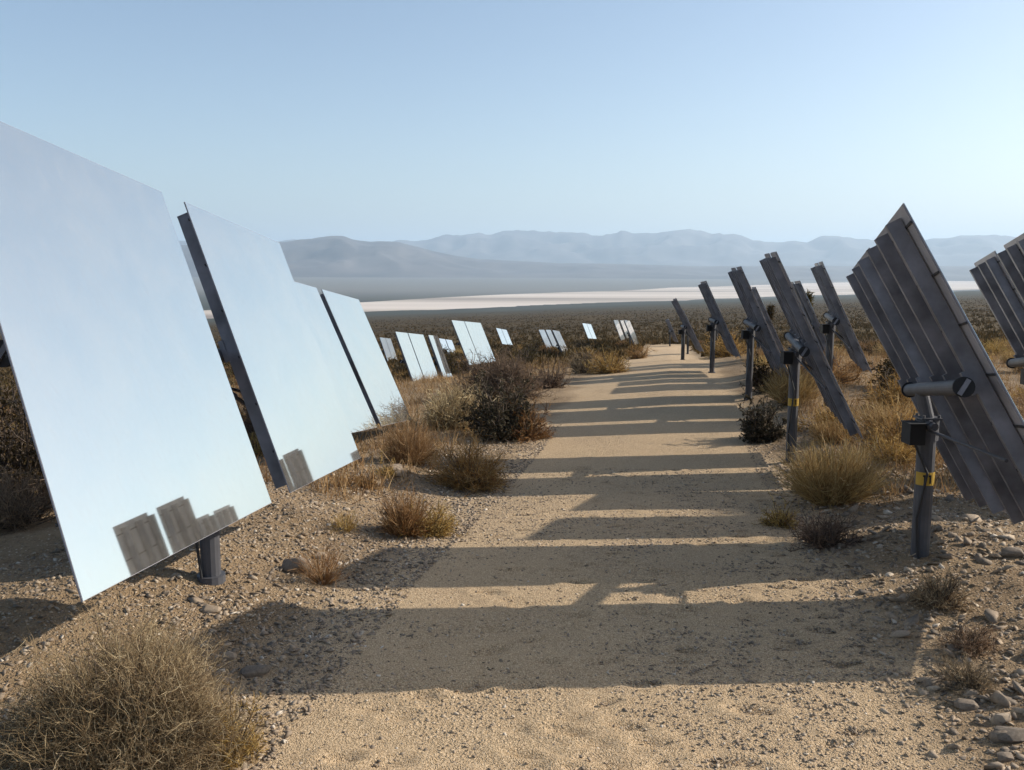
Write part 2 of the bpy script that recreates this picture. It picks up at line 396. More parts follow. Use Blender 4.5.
    if tagged:
        zt_ = tagged
        def lab(m):
            k_ = zt_ / (lean.z - .12 - base.z); c = Vector(((lean.x - base.x) * k_, (lean.y - base.y) * k_, zt_))
            for k in range(9):
                a = math.radians(-160 + k * 17.5)
                m.box(c + Vector((math.cos(a), math.sin(a), 0)) * .073, Vector((-math.sin(a), math.cos(a), 0)) * .0125, Vector((math.cos(a), math.sin(a), 0)) * .002, Vector((0, 0, .052)), 0)
            for a in (math.radians(-112), math.radians(-80)):
                dr_ = Vector((math.cos(a), math.sin(a), 0)); tg = Vector((-math.sin(a), math.cos(a), 0))
                m.box(c + dr_ * .077, tg * .0065, dr_ * .0025, Vector((0, 0, .034)), 1)
                m.box(c + dr_ * .077 - tg * .009 + Vector((0, 0, .026)), tg * .005, dr_ * .0025, Vector((0, 0, .007)), 1)
        mb = MB(); lab(mb); mb.build('number_label', [yellow, black], post)
    return root

G = 'heliostats standing in rows across the desert'
# left row, faces towards the track
heliostat((-1.987, 6.23, 1.765), (.115, .986, -.10), (-.352, .14, .916), 2.0, 'largest mirror heliostat in the left foreground, cut by the photo edge', gap=.34,
          quads=[[(-2.72, 4.348, 3.12), (-2.425, 6.337, 2.821), (-1.827, 3.673, .893), (-1.592, 5.796, .76)], [(-2.379, 6.645, 2.775), (-2.132, 8.333, 2.527), (-1.553, 6.148, .739), (-1.356, 7.881, .619)]])
heliostat((-2.422, 13.306, .983), (.1154, .9868, -.1136), (-.4044, .1511, .902), 1.95, 'tall pale mirror heliostat second from the front on the left, overlapping the largest one', gap=.24)
heliostat((-3.53, 33.4, -1.09), (.1458, .9843, -.0991), (-.3415, .1441, .9288), 1.62, 'wide white mirror heliostat with dark centre slit, left of the big bush clump', gap=.12, H=2.12, W2=2.3)
heliostat((-3.05, 39.6, -1.60), (.1458, .9843, -.0991), (-.3415, .1441, .9288), 1.25, 'mirror heliostat showing only a strip behind the wide one left of the bush clump', gap=.1, H=2.0, W2=.4)
heliostat((-1.95, 44.4, -1.35), (.1594, .9841, -.0785), (-.3698, .1333, .9195), 2.7, 'white mirror heliostat with blank face rising directly above the big bush clump', gap=.14, W2=4.1)
heliostat((-10.407, 76.248, -4.666), (.0041, .9955, -.0943), (-.3118, .0909, .9458), 3.07, 'small white heliostat peeking between the tall mirrors and the wide slit one', gap=.2)
heliostat((-6.208, 88.784, -5.71), (.3914, .9094, -.1405), (-.3523, .2892, .8901), 1.327, 'small split heliostat between the two wide white ones on the left', gap=.15)
heliostat((-.982, 117.666, -6.63), (.3455, .9294, -.1299), (-.3662, .261, .8932), 1.857, 'small distant heliostat just right of the blank faced one above the bush clump', gap=.15)
heliostat((3.705, 88.573, -4.763), (.1375, .9881, -.0686), (-.4029, .1191, .9075), 5.0, 'distant white heliostat behind the brown bush at mid left of the track', gap=1.4)
heliostat((3.738, 66.751, -3.329), (.1428, .9861, -.0845), (-.4171, .1373, .8984), 2.6, 'narrow slanted heliostat in front of another, near the brown bush mid left of the track', gap=.1)
heliostat((10.77, 124.866, -6.393), (.4126, .9056, -.0976), (-.3459, .2549, .903), 1.7, 'smallest white heliostat standing alone left of the far end of the track', gap=.15)
heliostat((12.58, 102.383, -4.64), (.1761, .9826, -.0585), (-.3517, .1184, .9286), 7.5, 'distant white heliostat by the orange bush near the far end of the track', gap=4.0)
heliostat((10.517, 78.727, -3.279), (.1826, .9809, -.0669), (-.3859, .1341, .9128), 4.1, 'thin slanted heliostat nearest the far end of the track, beside the orange bush', gap=.2)
# right rows, backs towards the track
heliostat((3.40, 7.005, 1.44), (.2593, .9559, -.1382), (-.4231, .241, .8735), 1.32, 'nearest heliostat on the right seen from its ribbed grey back, yellow tag on post', gap=.44, H=2.42, W2=1.20, tagged=.70, near=True)
heliostat((6.05, 9.95, 1.38), (.2593, .9559, -.1382), (-.4231, .241, .8735), 1.0, 'ribbed heliostat cut off by the right edge of the photo', gap=.38, H=2.62)
heliostat((4.03, 12.2, 1.37), (.2193, .9757, .0031), (-.4291, .0936, .8984), 1.15, 'second heliostat right of the track seen edge-on, thin post with faded tag', gap=.38, H=2.52, tagged=.85)
heliostat((5.09, 18.5, 1.22), (.1723, .985, -.013), (-.4173, .085, .9048), 1.25, 'edge-on heliostat on the right, third post along the track edge', gap=.38, H=2.42)
heliostat((5.805, 25.184, .913), (.1517, .988, -.0279), (-.4184, .0898, .9038), 1.25, 'edge-on heliostat on the right, fourth post along the track edge', gap=.26)
heliostat((6.764, 34.615, .146), (.1353, .9897, -.0474), (-.462, .1053, .8806), 1.25, 'farthest edge-on heliostat on the right, beside the end of the track', gap=.26)
heliostat((6.13, 16.8, 1.45), (.2728, .962, -.0096), (-.4049, .1239, .906), 1.2, 'edge-on heliostat set back before the dry lake, between two nearer ones', gap=.36, H=2.1)
heliostat((8.29, 29.5, .66), (.16, .985, -.03), (-.4184, .0898, .9038), 1.25, 'heliostat almost hidden behind the third post on the right', gap=.3)
heliostat((7.5, 22.5, .95), (.20, .98, -.03), (-.4184, .0898, .9038), 1.25, 'heliostat almost hidden behind the second post on the right', gap=.3)
heliostat((9.5, 41.0, .02), (.16, .985, -.04), (-.4184, .0898, .9038), 1.25, 'heliostat almost hidden behind the fourth post on the right', gap=.3)
heliostat((10.95, 55.0, -1.3), (.16, .985, -.05), (-.4384, .0998, .8938), 1.25, 'heliostat almost hidden behind the farthest edge-on one on the right', gap=.3)
heliostat((14.6, 82.0, -3.35), (.10, .99, -.06), (-.38, .12, .91), 1.6, 'tiny white heliostat just left of the farthest edge-on one', gap=.15)

# ------------------------------------------------------------------ plants
def strands(P, D, Ln, k, curl, up=0., rng=RNG):
    """polylines: start P, direction D, length Ln, k steps -> (m,k+1,3)"""
    m = len(P); out = np.empty((m, k + 1, 3)); out[:, 0] = P; d = D / np.linalg.norm(D, axis=1, keepdims=True); p = P.copy()
    for i in range(k):
        d = d + rng.normal(0, curl, (m, 3)) + np.array([0, 0, up]); d /= np.linalg.norm(d, axis=1, keepdims=True)
        p = p + d * (Ln / k)[:, None]; out[:, i + 1] = p
    return out
def ribbons(pl, w, rng=RNG, tri=False):
    m, k1, _ = pl.shape
    tang = pl[:, -1] - pl[:, 0]; a = np.cross(tang, rng.normal(0, 1, (m, 3))); a /= np.linalg.norm(a, axis=1, keepdims=True) + 1e-9
    tap = np.linspace(1, .35, k1)[None, :, None]
    if not tri:
        l = pl - a[:, None] * w[:, None, None] * tap * .5; r = pl + a[:, None] * w[:, None, None] * tap * .5
        V = np.stack([l, r], 2).reshape(-1, 3); base = (np.arange(m) * k1 * 2)[:, None] + (np.arange(k1 - 1) * 2)[None]
        base = base.ravel(); F = np.stack([base, base + 1, base + 3, base + 2], 1)
        return V, F
    t = tang / (np.linalg.norm(tang, axis=1, keepdims=True) + 1e-9); b2 = np.cross(t, a)
    R = [pl + (a * math.cos(q) + b2 * math.sin(q))[:, None] * w[:, None, None] * tap * .5 for q in (0, 2.094, 4.189)]
    V = np.stack(R, 2).reshape(-1, 3); base = ((np.arange(m) * k1 * 3)[:, None] + (np.arange(k1 - 1) * 3)[None]).ravel()
    F = np.concatenate([np.stack([base + i, base + j, base + 3 + j, base + 3 + i], 1) for i, j in ((0, 1), (1, 2), (2, 0))])
    return V, F
def sample(pl, n, lo=.3, rng=RNG):
    m, k1, _ = pl.shape; i = rng.integers(0, m, n); t = rng.uniform(lo, 1, n) * (k1 - 1) * .999; a = t.astype(int); f = (t - a)[:, None]
    p = pl[i, a] * (1 - f) + pl[i, a + 1] * f; d = pl[i, a + 1] - pl[i, a]; d /= np.linalg.norm(d, axis=1, keepdims=True) + 1e-9
    return p, d
def join(parts):
    Vs = []; Fs = []; o = 0
    for V, F in parts: Vs.append(V); Fs.append(F + o); o += len(V)
    return np.concatenate(Vs), np.concatenate(Fs)
def plant_mesh(kind, r, h, n, rng, fine=1.0, tri=False):
    """returns {partname: (V,F)}"""
    if kind == 'grass':
        m = n; ang = rng.uniform(0, 2 * math.pi, m); rad = rng.uniform(0, 1, m) ** .7 * r * .35
        P = np.stack([np.cos(ang) * rad, np.sin(ang) * rad, np.full(m, -.02)], 1)
        el = rng.uniform(.45, 1.5, m); a2 = ang + rng.normal(0, .5, m)
        D = np.stack([np.cos(a2) * np.cos(el), np.sin(a2) * np.cos(el), np.sin(el)], 1)
        L = rng.uniform(.5, 1.0, m) * np.hypot(h * np.sin(el), r * np.cos(el))
        s1 = strands(P, D, L, 4, .10, .0, rng)
        p, d = sample(s1, n * 2, .4, rng); d = d + rng.normal(0, .45, d.shape)
        s2 = strands(p, d, rng.uniform(.10, .30, len(p)) * h, 3, .15, .02, rng)
        return {'stems': join([ribbons(s1, np.full(m, .004 * fine), rng, tri), ribbons(s2, np.full(len(p), .003 * fine), rng, tri)])}
    m = max(20, n // 22)
    ang = rng.uniform(0, 2 * math.pi, m)
    el = np.arcsin(rng.uniform(.05 if kind == 'dry' else .35, 1, m))
    D = np.stack([np.cos(ang) * np.cos(el), np.sin(ang) * np.cos(el), np.sin(el)], 1)
    P = np.stack([rng.normal(0, .06, m) * r, rng.normal(0, .06, m) * r, np.full(m, -.03)], 1)
    lump = .78 + .26 * np.sin(ang * 3 + rng.uniform(0, 6)) + .14 * np.sin(ang * 7 + el * 5) + rng.uniform(-.1, .15, m)
    L = lump / np.sqrt((np.cos(el) / r) ** 2 + (np.sin(el) / h) ** 2) * .8
    s0 = strands(P, D, L, 5, .12, .01, rng)
    p, d = sample(s0, n // 3, .30, rng); d = d + rng.normal(0, .55, d.shape)
    s1 = strands(p, d, rng.uniform(.18, .42, len(p)) * r, 4, .22, .03, rng)
    p, d = sample(s1, n, .25, rng); d = d + rng.normal(0, .7, d.shape)
    s2 = strands(p, d, rng.uniform(.06, .20, len(p)) * r, 3, .38 if kind == 'dry' else .2, .02, rng)
    if kind == 'dry':
        s0[..., 2] = np.maximum(s0[..., 2], -.03)
        return {'branches': ribbons(s0, np.full(len(s0), .009 * fine), rng, True), 'twigs': join([ribbons(s1, np.full(len(s1), .005 * fine), rng, tri), ribbons(s2, np.full(len(s2), .0032 * fine), rng, tri)])}
    p, d = sample(s2, n * 3, .1, rng); d = d + rng.normal(0, .9, d.shape)
    lv = strands(p, d, rng.uniform(.012, .026, len(p)) * math.sqrt(fine) , 1, .1, 0, rng)
    return {'branches': join([ribbons(s0, np.full(len(s0), .014 * fine), rng, True), ribbons(s1, np.full(len(s1), .007 * fine), rng, False), ribbons(s2, np.full(len(s2), .004 * fine), rng, False)]),
            'leaves': ribbons(lv, np.full(len(p), .013 * fine), rng)}
def plantmat(name, stops, rough=.8, trans=.25):
    m, nt, b = mat(name)
    gi = N(nt, 'ShaderNodeNewGeometry'); oi = N(nt, 'ShaderNodeObjectInfo')
    c = ramp(nt, gi.outputs['Random Per Island'], stops)
    hs = N(nt, 'ShaderNodeHueSaturation'); nt.links.new(c, hs.inputs['Color'])
    mr_ = N(nt, 'ShaderNodeMapRange'); mr_.inputs[3].default_value = .75; mr_.inputs[4].default_value = 1.25; nt.links.new(oi.outputs['Random'], mr_.inputs[0]); nt.links.new(mr_.outputs[0], hs.inputs['Value'])
    mh = N(nt, 'ShaderNodeMapRange'); mh.inputs[3].default_value = .485; mh.inputs[4].default_value = .515; nt.links.new(oi.outputs['Random'], mh.inputs[0]); nt.links.new(mh.outputs[0], hs.inputs['Hue'])
    nt.links.new(hs.outputs[0], b.inputs['Base Color']); b.inputs['Roughness'].default_value = rough; b.inputs['Specular IOR Level'].default_value = .2
    tr = N(nt, 'ShaderNodeBsdfTranslucent'); nt.links.new(hs.outputs[0], tr.inputs[0]); mx = N(nt, 'ShaderNodeMixShader'); mx.inputs[0].default_value = trans
    out = nt.nodes['Material Output']; nt.links.new(b.outputs[0], mx.inputs[1]); nt.links.new(tr.outputs[0], mx.inputs[2]); nt.links.new(mx.outputs[0], out.inputs[0])
    return m
m_tan = plantmat('dry_tan_twigs', [(0, (.11, .072, .04)), (.4, (.27, .18, .105)), (.75, (.40, .285, .165)), (1, (.60, .48, .32))])
m_org = plantmat('dry_orange_straw', [(0, (.14, .07, .022)), (.45, (.31, .175, .055)), (.8, (.42, .26, .095)), (1, (.52, .37, .17))])
m_straw = plantmat('pale_straw', [(0, (.17, .095, .04)), (.45, (.33, .205, .085)), (.8, (.43, .29, .13)), (1, (.53, .39, .21))])
m_far = plantmat('far_dry_twigs', [(0, (.07, .045, .015)), (.6, (.12, .075, .025)), (1, (.18, .115, .04))])
m_stem = plantmat('grey_brown_stems', [(0, (.06, .045, .035)), (1, (.17, .13, .095))], trans=0.)
m_brn = plantmat('grey_brown_twigs', [(0, (.09, .065, .045)), (.5, (.19, .135, .09)), (1, (.32, .23, .145))])
m_leaf = plantmat('creosote_leaves', [(0, (.045, .034, .010)), (.6, (.078, .056, .018)), (1, (.12, .082, .028))])
m_gleaf = plantmat('dark_green_leaves', [(0, (.028, .024, .014)), (.6, (.06, .05, .03)), (1, (.12, .09, .055))])
KM = {'grass': {'stems': m_org}, 'straw': {'stems': m_straw}, 'dry': {'branches': m_stem, 'twigs': m_tan}, 'brown': {'branches': m_stem, 'twigs': m_brn}, 'orange': {'branches': m_stem, 'twigs': m_org},
      'creosote': {'branches': m_stem, 'leaves': m_leaf}, 'dark': {'branches': m_stem, 'leaves': m_gleaf}}
NAMES = {'grass': 'grass_tuft', 'straw': 'straw_bush', 'dry': 'dry_bush', 'brown': 'dry_bush', 'orange': 'dry_bush', 'creosote': 'creosote_bush', 'dark': 'creosote_bush'}
GEOK = {'grass': 'grass', 'straw': 'grass', 'dry': 'dry', 'brown': 'dry', 'orange': 'dry', 'creosote': 'creosote', 'dark': 'creosote'}
pcount = [100]
def plant(kind, x, y, r, h, n, label, cat='bush', group=None, fine=1., tri=False, z=None):
    pcount[0] += 1; rng = np.random.default_rng(pcount[0])
    parts = plant_mesh(GEOK[kind], r, h, n, rng, fine, tri)
    z = zs(x, y) if z is None else z
    if len(parts) == 1:
        (k, (V, F)), = parts.items()
        o = mesh_obj(NAMES[kind], V, F, KM[kind][k], loc=(x, y, z)); return tag(o, label, cat, group)
    root = empty(NAMES[kind], (x, y, z)); tag(root, label, cat, group)
    for k, (V, F) in parts.items(): mesh_obj(k, V, F, KM[kind][k], parent=root)
    return root
def ground_at(px, py):
    """where the sight line through a ground pixel meets the terrain"""
    lo, hi = 2.0, 400.0
    prev = 2.0; t = 2.0
    while t < 400:
        p = at(px, py, t)
        if p.z < float(zt(p.x, p.y, False)): break
        prev = t; t *= 1.02
    for _ in range(30):
        m_ = (prev + t) / 2; p = at(px, py, m_)
        if p.z < float(zt(p.x, p.y, False)): t = m_
        else: prev = m_
    p = at(px, py, t); return p.x, p.y
def bush(kind, px, py, wpx, hpx, n, label, cat='bush', fine=1., tri=False, dy=0):
    x, y = ground_at(px, py); s = y / FPX * 1.0
    if GEOK[kind] != 'grass': wpx *= 1.22; hpx *= 1.22; n = int(n * 1.2)
    return plant(kind, x, y + wpx * s * .45 + dy, wpx * s / 2, hpx * s, n, label, cat, 'bushes scattered beside the track', fine, tri)
# bottom-left foreground
bush('dry', 78, 826, 244, 162, 36000, 'big round tangle of dry tan twigs in the bottom left corner', fine=.68, tri=True)
bush('orange', 222, 775, 62, 96, 4200, 'orange brown bush growing into the right side of the big tangle', fine=.9)
plant('creosote', -4.55, 8.2, .95, 1.75, 4200, 'dark leggy bush behind the largest mirror at the left photo edge', group='bushes scattered beside the track', fine=1.5)
plant('brown', -4.1, 7.3, .6, .5, 2500, 'low brown bush under the dark leggy bush at the left photo edge', group='bushes scattered beside the track', fine=1.5)
bush('grass', 322, 587, 26, 60, 160, 'small upright orange grass tuft beside the pale boulder', 'grass tuft', fine=1.1)
bush('grass', 343, 535, 26, 30, 120, 'tiny orange grass tuft on the gravel just right of the second mirror', 'grass tuft', fine=1.1)
bush('grass', 402, 540, 48, 52, 600, 'left one of two joined orange tufts below the round straw bush', 'grass tuft', fine=1.5)
bush('brown', 396, 538, 40, 46, 1100, 'grey brown twiggy bush leaning on the joined orange tufts', fine=1.5)
bush('orange', 430, 540, 56, 46, 2200, 'yellow orange low bush at the gravel edge below the round straw bush', fine=1.5)
bush('orange', 468, 496, 86, 66, 3800, 'round straw coloured bush on the track edge below the big clump', fine=1.8)
bush('orange', 362, 490, 30, 48, 1000, 'thin rusty bush against the lower right corner of the second mirror', fine=1.8)
bush('straw', 408, 466, 46, 50, 900, 'pale yellow straw bush just right of the tall mirrors', fine=2)
bush('orange', 382, 478, 34, 30, 700, 'small low orange bush among stones under the tall mirrors', fine=2)
bush('dry', 452, 434, 84, 46, 4200, 'left pale brown bush of the big clump beside the track', fine=2.6)
bush('dark', 502, 444, 66, 68, 3000, 'dark bush in the middle of the big clump beside the track', fine=2.6)
bush('orange', 526, 443, 50, 58, 2600, 'orange brown bush on the track side of the big clump', fine=2.6)
bush('brown', 500, 404, 96, 46, 4500, 'grey brown bush at the back of the big clump', fine=3.2)
bush('brown', 551, 389, 34, 34, 1400, 'small dark brown bush right of the big clump', fine=3.4)
bush('brown', 586, 374, 32, 28, 1300, 'grey brown bush left of the orange one near the end of the track', fine=4)
bush('orange', 612, 374, 44, 26, 1500, 'bright orange bush near the end of the track', fine=4)
bush('orange', 642, 359, 34, 16, 1000, 'flat orange bush touching the far end of the track', fine=4.5)
# right side
bush('dark', 768, 444, 46, 50, 2200, 'dark shadowed bush between second and third post on the right', fine=2.2)
bush('straw', 850, 512, 120, 72, 1800, 'wide straw coloured bush between first and second post on the right', fine=1.8)
bush('orange', 905, 470, 60, 40, 1500, 'low orange bush behind the nearest post on the right', fine=2)
bush('orange', 786, 530, 40, 28, 1500, 'small dry yellowish shrub at the right track edge', fine=1.6)
bush('brown', 842, 555, 90, 34, 1500, 'low brown scrub in the shadow left of the nearest post', fine=1.5)
bush('dry', 955, 616, 62, 44, 2600, 'pale tan bush at the foot of the nearest right post', fine=1.2)
bush('dry', 985, 662, 56, 34, 2000, 'small tan bush among the stones at the right photo edge', fine=1.1)
bush('brown', 985, 700, 70, 36, 1500, 'low brown scrub between the stones in the bottom right', fine=1.0)
bush('straw', 800, 408, 60, 42, 1000, 'yellow straw bush behind the second post on the right', fine=2.6)
bush('straw', 985, 440, 70, 60, 1200, 'straw bush seen behind the nearest ribbed heliostat', fine=2)

# scattered individual bushes of the middle distance
protos = []
for kind, r, h, n, fn in (('orange', .7, .65, 1100, 3.2), ('straw', .6, .65, 520, 3.0), ('orange', .9, .85, 1500, 3.4), ('creosote', .9, 1.2, 1100, 3.4), ('brown', .85, .75, 1100, 3.6), ('creosote', .8, 1.0, 1000, 3.2), ('straw', .8, .6, 600, 3.2)):
    pcount[0] += 1; rng = np.random.default_rng(pcount[0]); ms = []
    for k, (V, F) in plant_mesh(GEOK[kind], r, h, n, rng, fn).items():
        o = mesh_obj(k, V, F, KM[kind][k]); ms.append((k, o.data)); bpy.data.objects.remove(o)
    protos.append((kind, ms))
LBL = {'orange': 'dry orange brown bush scattered on the scrub plain behind the heliostats', 'straw': 'yellow straw tussock scattered on the scrub plain behind the heliostats', 'creosote': 'olive creosote bush scattered on the scrub plain behind the heliostats', 'brown': 'grey brown bush scattered on the scrub plain behind the heliostats'}
GRP = {'orange': 'orange bushes of the plain', 'straw': 'straw tussocks of the plain', 'creosote': 'creosote bushes of the plain', 'brown': 'grey brown bushes of the plain'}
cnt = 0; tries = 0
placed = []
while cnt < 270 and tries < 6000:
    tries += 1
    y = 12 + 75 * random.random() ** 1.25; x = random.uniform(-.62, .64) * y
    uu = x - .176 * y
    if -2.6 - y * .01 < uu < 1.9: continue
    if y < 16 and uu < 0 and x > -3.2: continue
    if y < 42 and -.16 < x / y < .06: continue
    if any((x - a) ** 2 + (y - b_) ** 2 < (.55 + .012 * y) ** 2 for a, b_ in placed): continue
    placed.append((x, y))
    right = uu > 0
    ki = random.choices(range(7), weights=(5, 6, 5, 1.5, .8, 1.5, 6) if right else (4, 3, 3, 3, 4, 3, 2))[0]
    kind, ms = protos[ki]
    s = random.uniform(.6, 1.25) * (1 if y < 30 else 1.15)
    z = zs(x, y) - .03
    if len(ms) == 1:
        o = bpy.data.objects.new(NAMES[kind], ms[0][1]); COL.objects.link(o); o.location = (x, y, z)
    else:
        o = empty(NAMES[kind], (x, y, z))
        for k, me in ms:
            c = bpy.data.objects.new(k, me); COL.objects.link(c); c.parent = o
    o.scale = (s, s, s * random.uniform(.8, 1.1)); o.rotation_euler = (0, 0, random.uniform(0, 6.28))
    tag(o, LBL[kind], 'bush', GRP[kind]); cnt += 1

# far scrub: one mass
def clumps(name, n, ylo, yhi, hw, hlo, hhi, nb, material, label, pw=2., kindp='creosote', skip=2.2):
    rng = np.random.default_rng(5 + n)
    y = ylo * (yhi / ylo) ** rng.uniform(0, 1, n) if pw == 0 else ylo + (yhi - ylo) * rng.uniform(0, 1, n) ** pw
    x = rng.uniform(-hw, hw, n) * y
    uu = x - .176 * y; ok = (np.abs(uu + .4) > skip) | (y > 90); x = x[ok]; y = y[ok]; n = len(x)
    z = zt(x, y); hgt_ = rng.uniform(hlo, hhi, n)
    base = np.stack([x, y, z - .05], 1)
    B = np.repeat(base, nb, 0); Hh = np.repeat(hgt_, nb)
    B[:, :2] += rng.normal(0, .22, (len(B), 2)) * Hh[:, None]
    el = rng.uniform(.5, 1.5, len(B)); an = rng.uniform(0, 6.283, len(B))
    D = np.stack([np.cos(an) * np.cos(el), np.sin(an) * np.cos(el), np.sin(el)], 1)
    pl = strands(B, D, Hh * rng.uniform(.6, 1, len(B)), 2, .15, 0, rng)
    V, F = ribbons(pl, Hh * .22 if kindp == 'creosote' else np.full(len(B), .012), rng)
    return tag(mesh_obj(name, V, F, material), label, 'scrub', kind='stuff')
clumps('far_scrub', 24000, 60, 1300, .72, .35, .8, 9, m_leaf, 'olive brown creosote scrub covering the far plain', pw=0)
clumps('dry_scrub', 12000, 45, 900, .72, .35, .7, 8, m_far, 'orange dry scrub mixed into the far plain', pw=0)
clumps('dry_grass', 15000, 9, 90, .66, .16, .46, 12, m_straw, 'short dry yellow grass between the bushes', pw=1.1, kindp='grass', skip=2.7)

# ------------------------------------------------------------------ joshua trees
def joshua(px, D, topy, label, lean):
    gx = (px - 512) / FPX * D; z0 = zs(gx, D); top = at(px, topy, D).z
    h = top - z0; root = empty('joshua_tree', (gx, D, z0)); tag(root, label, 'tree', 'joshua trees on the plain')
    mb = MB(); pts = [Vector((-lean * h * .4, 0, -.1)), Vector((-lean * h * .3, 0, h * .35)), Vector((-lean * .1 * h, .1, h * .6)), Vector((0, 0, h * .82))]
    for i in range(3): mb.tube(pts[i], pts[i + 1], .16 - .03 * i, 0, 9, .13 - .03 * i)
    mb.tube(pts[1], Vector((-lean * h * .55, .3, h * .62)), .10, 0, 8, .08)
    mb.build('trunk', m_stem, root)
    rng = np.random.default_rng(int(px)); parts = []
    for c, L0 in ((pts[3], .62), (Vector((-lean * h * .55, .3, h * .64)), .42)):
        n = 500; d = rng.normal(0, 1, (n, 3)); d[:, 2] += .35
        P = np.array(c)[None] + rng.normal(0, .08, (n, 3)) + np.array([0, 0, 1])[None] * rng.uniform(-.45, .2, (n, 1)) * 1.2
        parts.append(ribbons(strands(P, d, rng.uniform(.25, .5, n) * L0 * 1.1, 1, 0, 0, rng), np.full(n, .05), rng))
    V, F = join(parts); mesh_obj('crown', V, F, m_leaf, root)
joshua(807, 52, 286, 'taller joshua tree rising against the dry lake between two edge-on heliostats', .22)
joshua(770, 62, 302, 'shorter joshua tree left of the taller one', .1)

# ------------------------------------------------------------------ stones
def ico(sub):
    import bmesh
    bm = bmesh.new(); bmesh.ops.create_icosphere(bm, subdivisions=sub, radius=1)
    V = np.array([v.co[:] for v in bm.verts]); F = np.array([[v.index for v in f.verts] for f in bm.faces]); bm.free(); return V, F
def hull(n, rg, flat=(1, .85, .6)):
    import bmesh
    bm = bmesh.new()
    for _ in range(n):
        d = rg.normal(0, 1, 3); d /= np.linalg.norm(d); d = np.sign(d) * np.abs(d) ** .8
        bm.verts.new(tuple(d * rg.uniform(.8, 1.1) * np.array(flat)))
    bmesh.ops.convex_hull(bm, input=bm.verts)
    for v in [v for v in bm.verts if not v.link_faces]: bm.verts.remove(v)
    bmesh.ops.triangulate(bm, faces=bm.faces[:]); bm.verts.index_update()
    V = np.array([v.co[:] for v in bm.verts]); F = np.array([[v.index for v in f.verts] for f in bm.faces]); bm.free(); return V, F
_rg = np.random.default_rng(3)
HULLS = [hull(10, _rg) for _ in range(10)]
stone_m, nt, b = mat('desert_stone')
gi = N(nt, 'ShaderNodeNewGeometry')
c = ramp(nt, gi.outputs['Random Per Island'], [(0, (.06, .044, .032)), (.35, (.21, .15, .10)), (.75, (.34, .25, .165)), (.93, (.45, .36, .26)), (1, (.62, .54, .44))])
c = mix(nt, .35, c, ramp(nt, noise(nt, gi.outputs['Position'], 60, 4, .7), [(.3, (.10, .08, .06)), (.7, (.42, .34, .25))]))
nt.links.new(c, b.inputs['Base Color']); b.inputs['Roughness'].default_value = .9
def scatter(name, x, y, s, label, sub=1):
    N_ = len(x); rng = np.random.default_rng(N_); kind_ = rng.integers(0, len(HULLS), N_); parts = []
    for q, (T, TF) in enumerate(HULLS):
        sel = kind_ == q; X_, Y_, S_ = x[sel], y[sel], s[sel]; n = len(X_); k = len(T)
        if n == 0: continue
        sc_ = S_[:, None] * np.stack([rng.uniform(.8, 1.4, n), rng.uniform(.7, 1.2, n), rng.uniform(.6, 1.1, n)], 1)
        P = T[None] * sc_[:, None]
        a = rng.uniform(0, 6.283, n); ca, sa = np.cos(a)[:, None], np.sin(a)[:, None]
        P2 = P[..., 2] + rng.normal(0, .3, n)[:, None] * P[..., 0] + rng.normal(0, .3, n)[:, None] * P[..., 1]
        px2 = P[..., 0] * ca - P[..., 1] * sa; py2 = P[..., 0] * sa + P[..., 1] * ca
        z = zt(X_, Y_) + S_ * rng.uniform(-.1, .25, n)
        V = np.stack([px2 + X_[:, None], py2 + Y_[:, None], P2 + z[:, None]], -1).reshape(-1, 3)
        parts.append((V, (TF[None] + (np.arange(n) * k)[:, None, None]).reshape(-1, 3)))
    V, F = join(parts)
    return tag(mesh_obj(name, V, F, stone_m), label, 'gravel', kind='stuff')
rng = np.random.default_rng(77)
# gravel banks either side
n = 80000; y = 3.0 + 13 * rng.uniform(0, 1, n) ** 1.5; u_ = np.where(rng.uniform(0, 1, n) < .60, ROADL + .25 - 2.8 * rng.uniform(0, 1, n) ** 1.2, ROADR - .15 + 3.2 * rng.uniform(0, 1, n) ** 1.1)
x = u_ + .176 * y; dens = vnoise(x * 1.4, y * 1.4, 31)
ok = rng.uniform(0, 1, n) < .35 + dens; x = x[ok]; y = y[ok]
s = .006 + .022 * rng.uniform(0, 1, len(x)) ** 3.2
scatter('gravel', x, y, s, 'grey and tan gravel heaped along both banks of the track')
n = 2200; y = 3.2 + 9 * rng.uniform(0, 1, n) ** 1.3; u_ = np.where(rng.uniform(0, 1, n) < .3, ROADL - 2.2 * rng.uniform(0, 1, n), ROADR + .1 + 3.0 * rng.uniform(0, 1, n)); x = u_ + .176 * y
s = np.where(x - .176 * y > 0, 1.45, .9) * (.018 + .034 * rng.uniform(0, 1, n) ** 3)
scatter('rubble', x, y, s, 'fist sized stones strewn over the gravel banks')
n = 80000; y = 2.9 + 9 * rng.uniform(0, 1, n) ** 1.5; u_ = rng.uniform(-2.3, 1.4, n); x = u_ + .176 * y
d = vnoise(x * .9 + 5, y * .6, 61) * .6 + vnoise(x * 3, y * 3, 62) * .4; ok = rng.uniform(0, 1, n) < np.clip((d - .36) * 3.4, .16, 1); x = x[ok]; y = y[ok]
s = .0035 + .013 * rng.uniform(0, 1, len(x)) ** 3.4
scatter('fine_gravel', x, y, s, 'fine pebbles sprinkled over the sandy track')
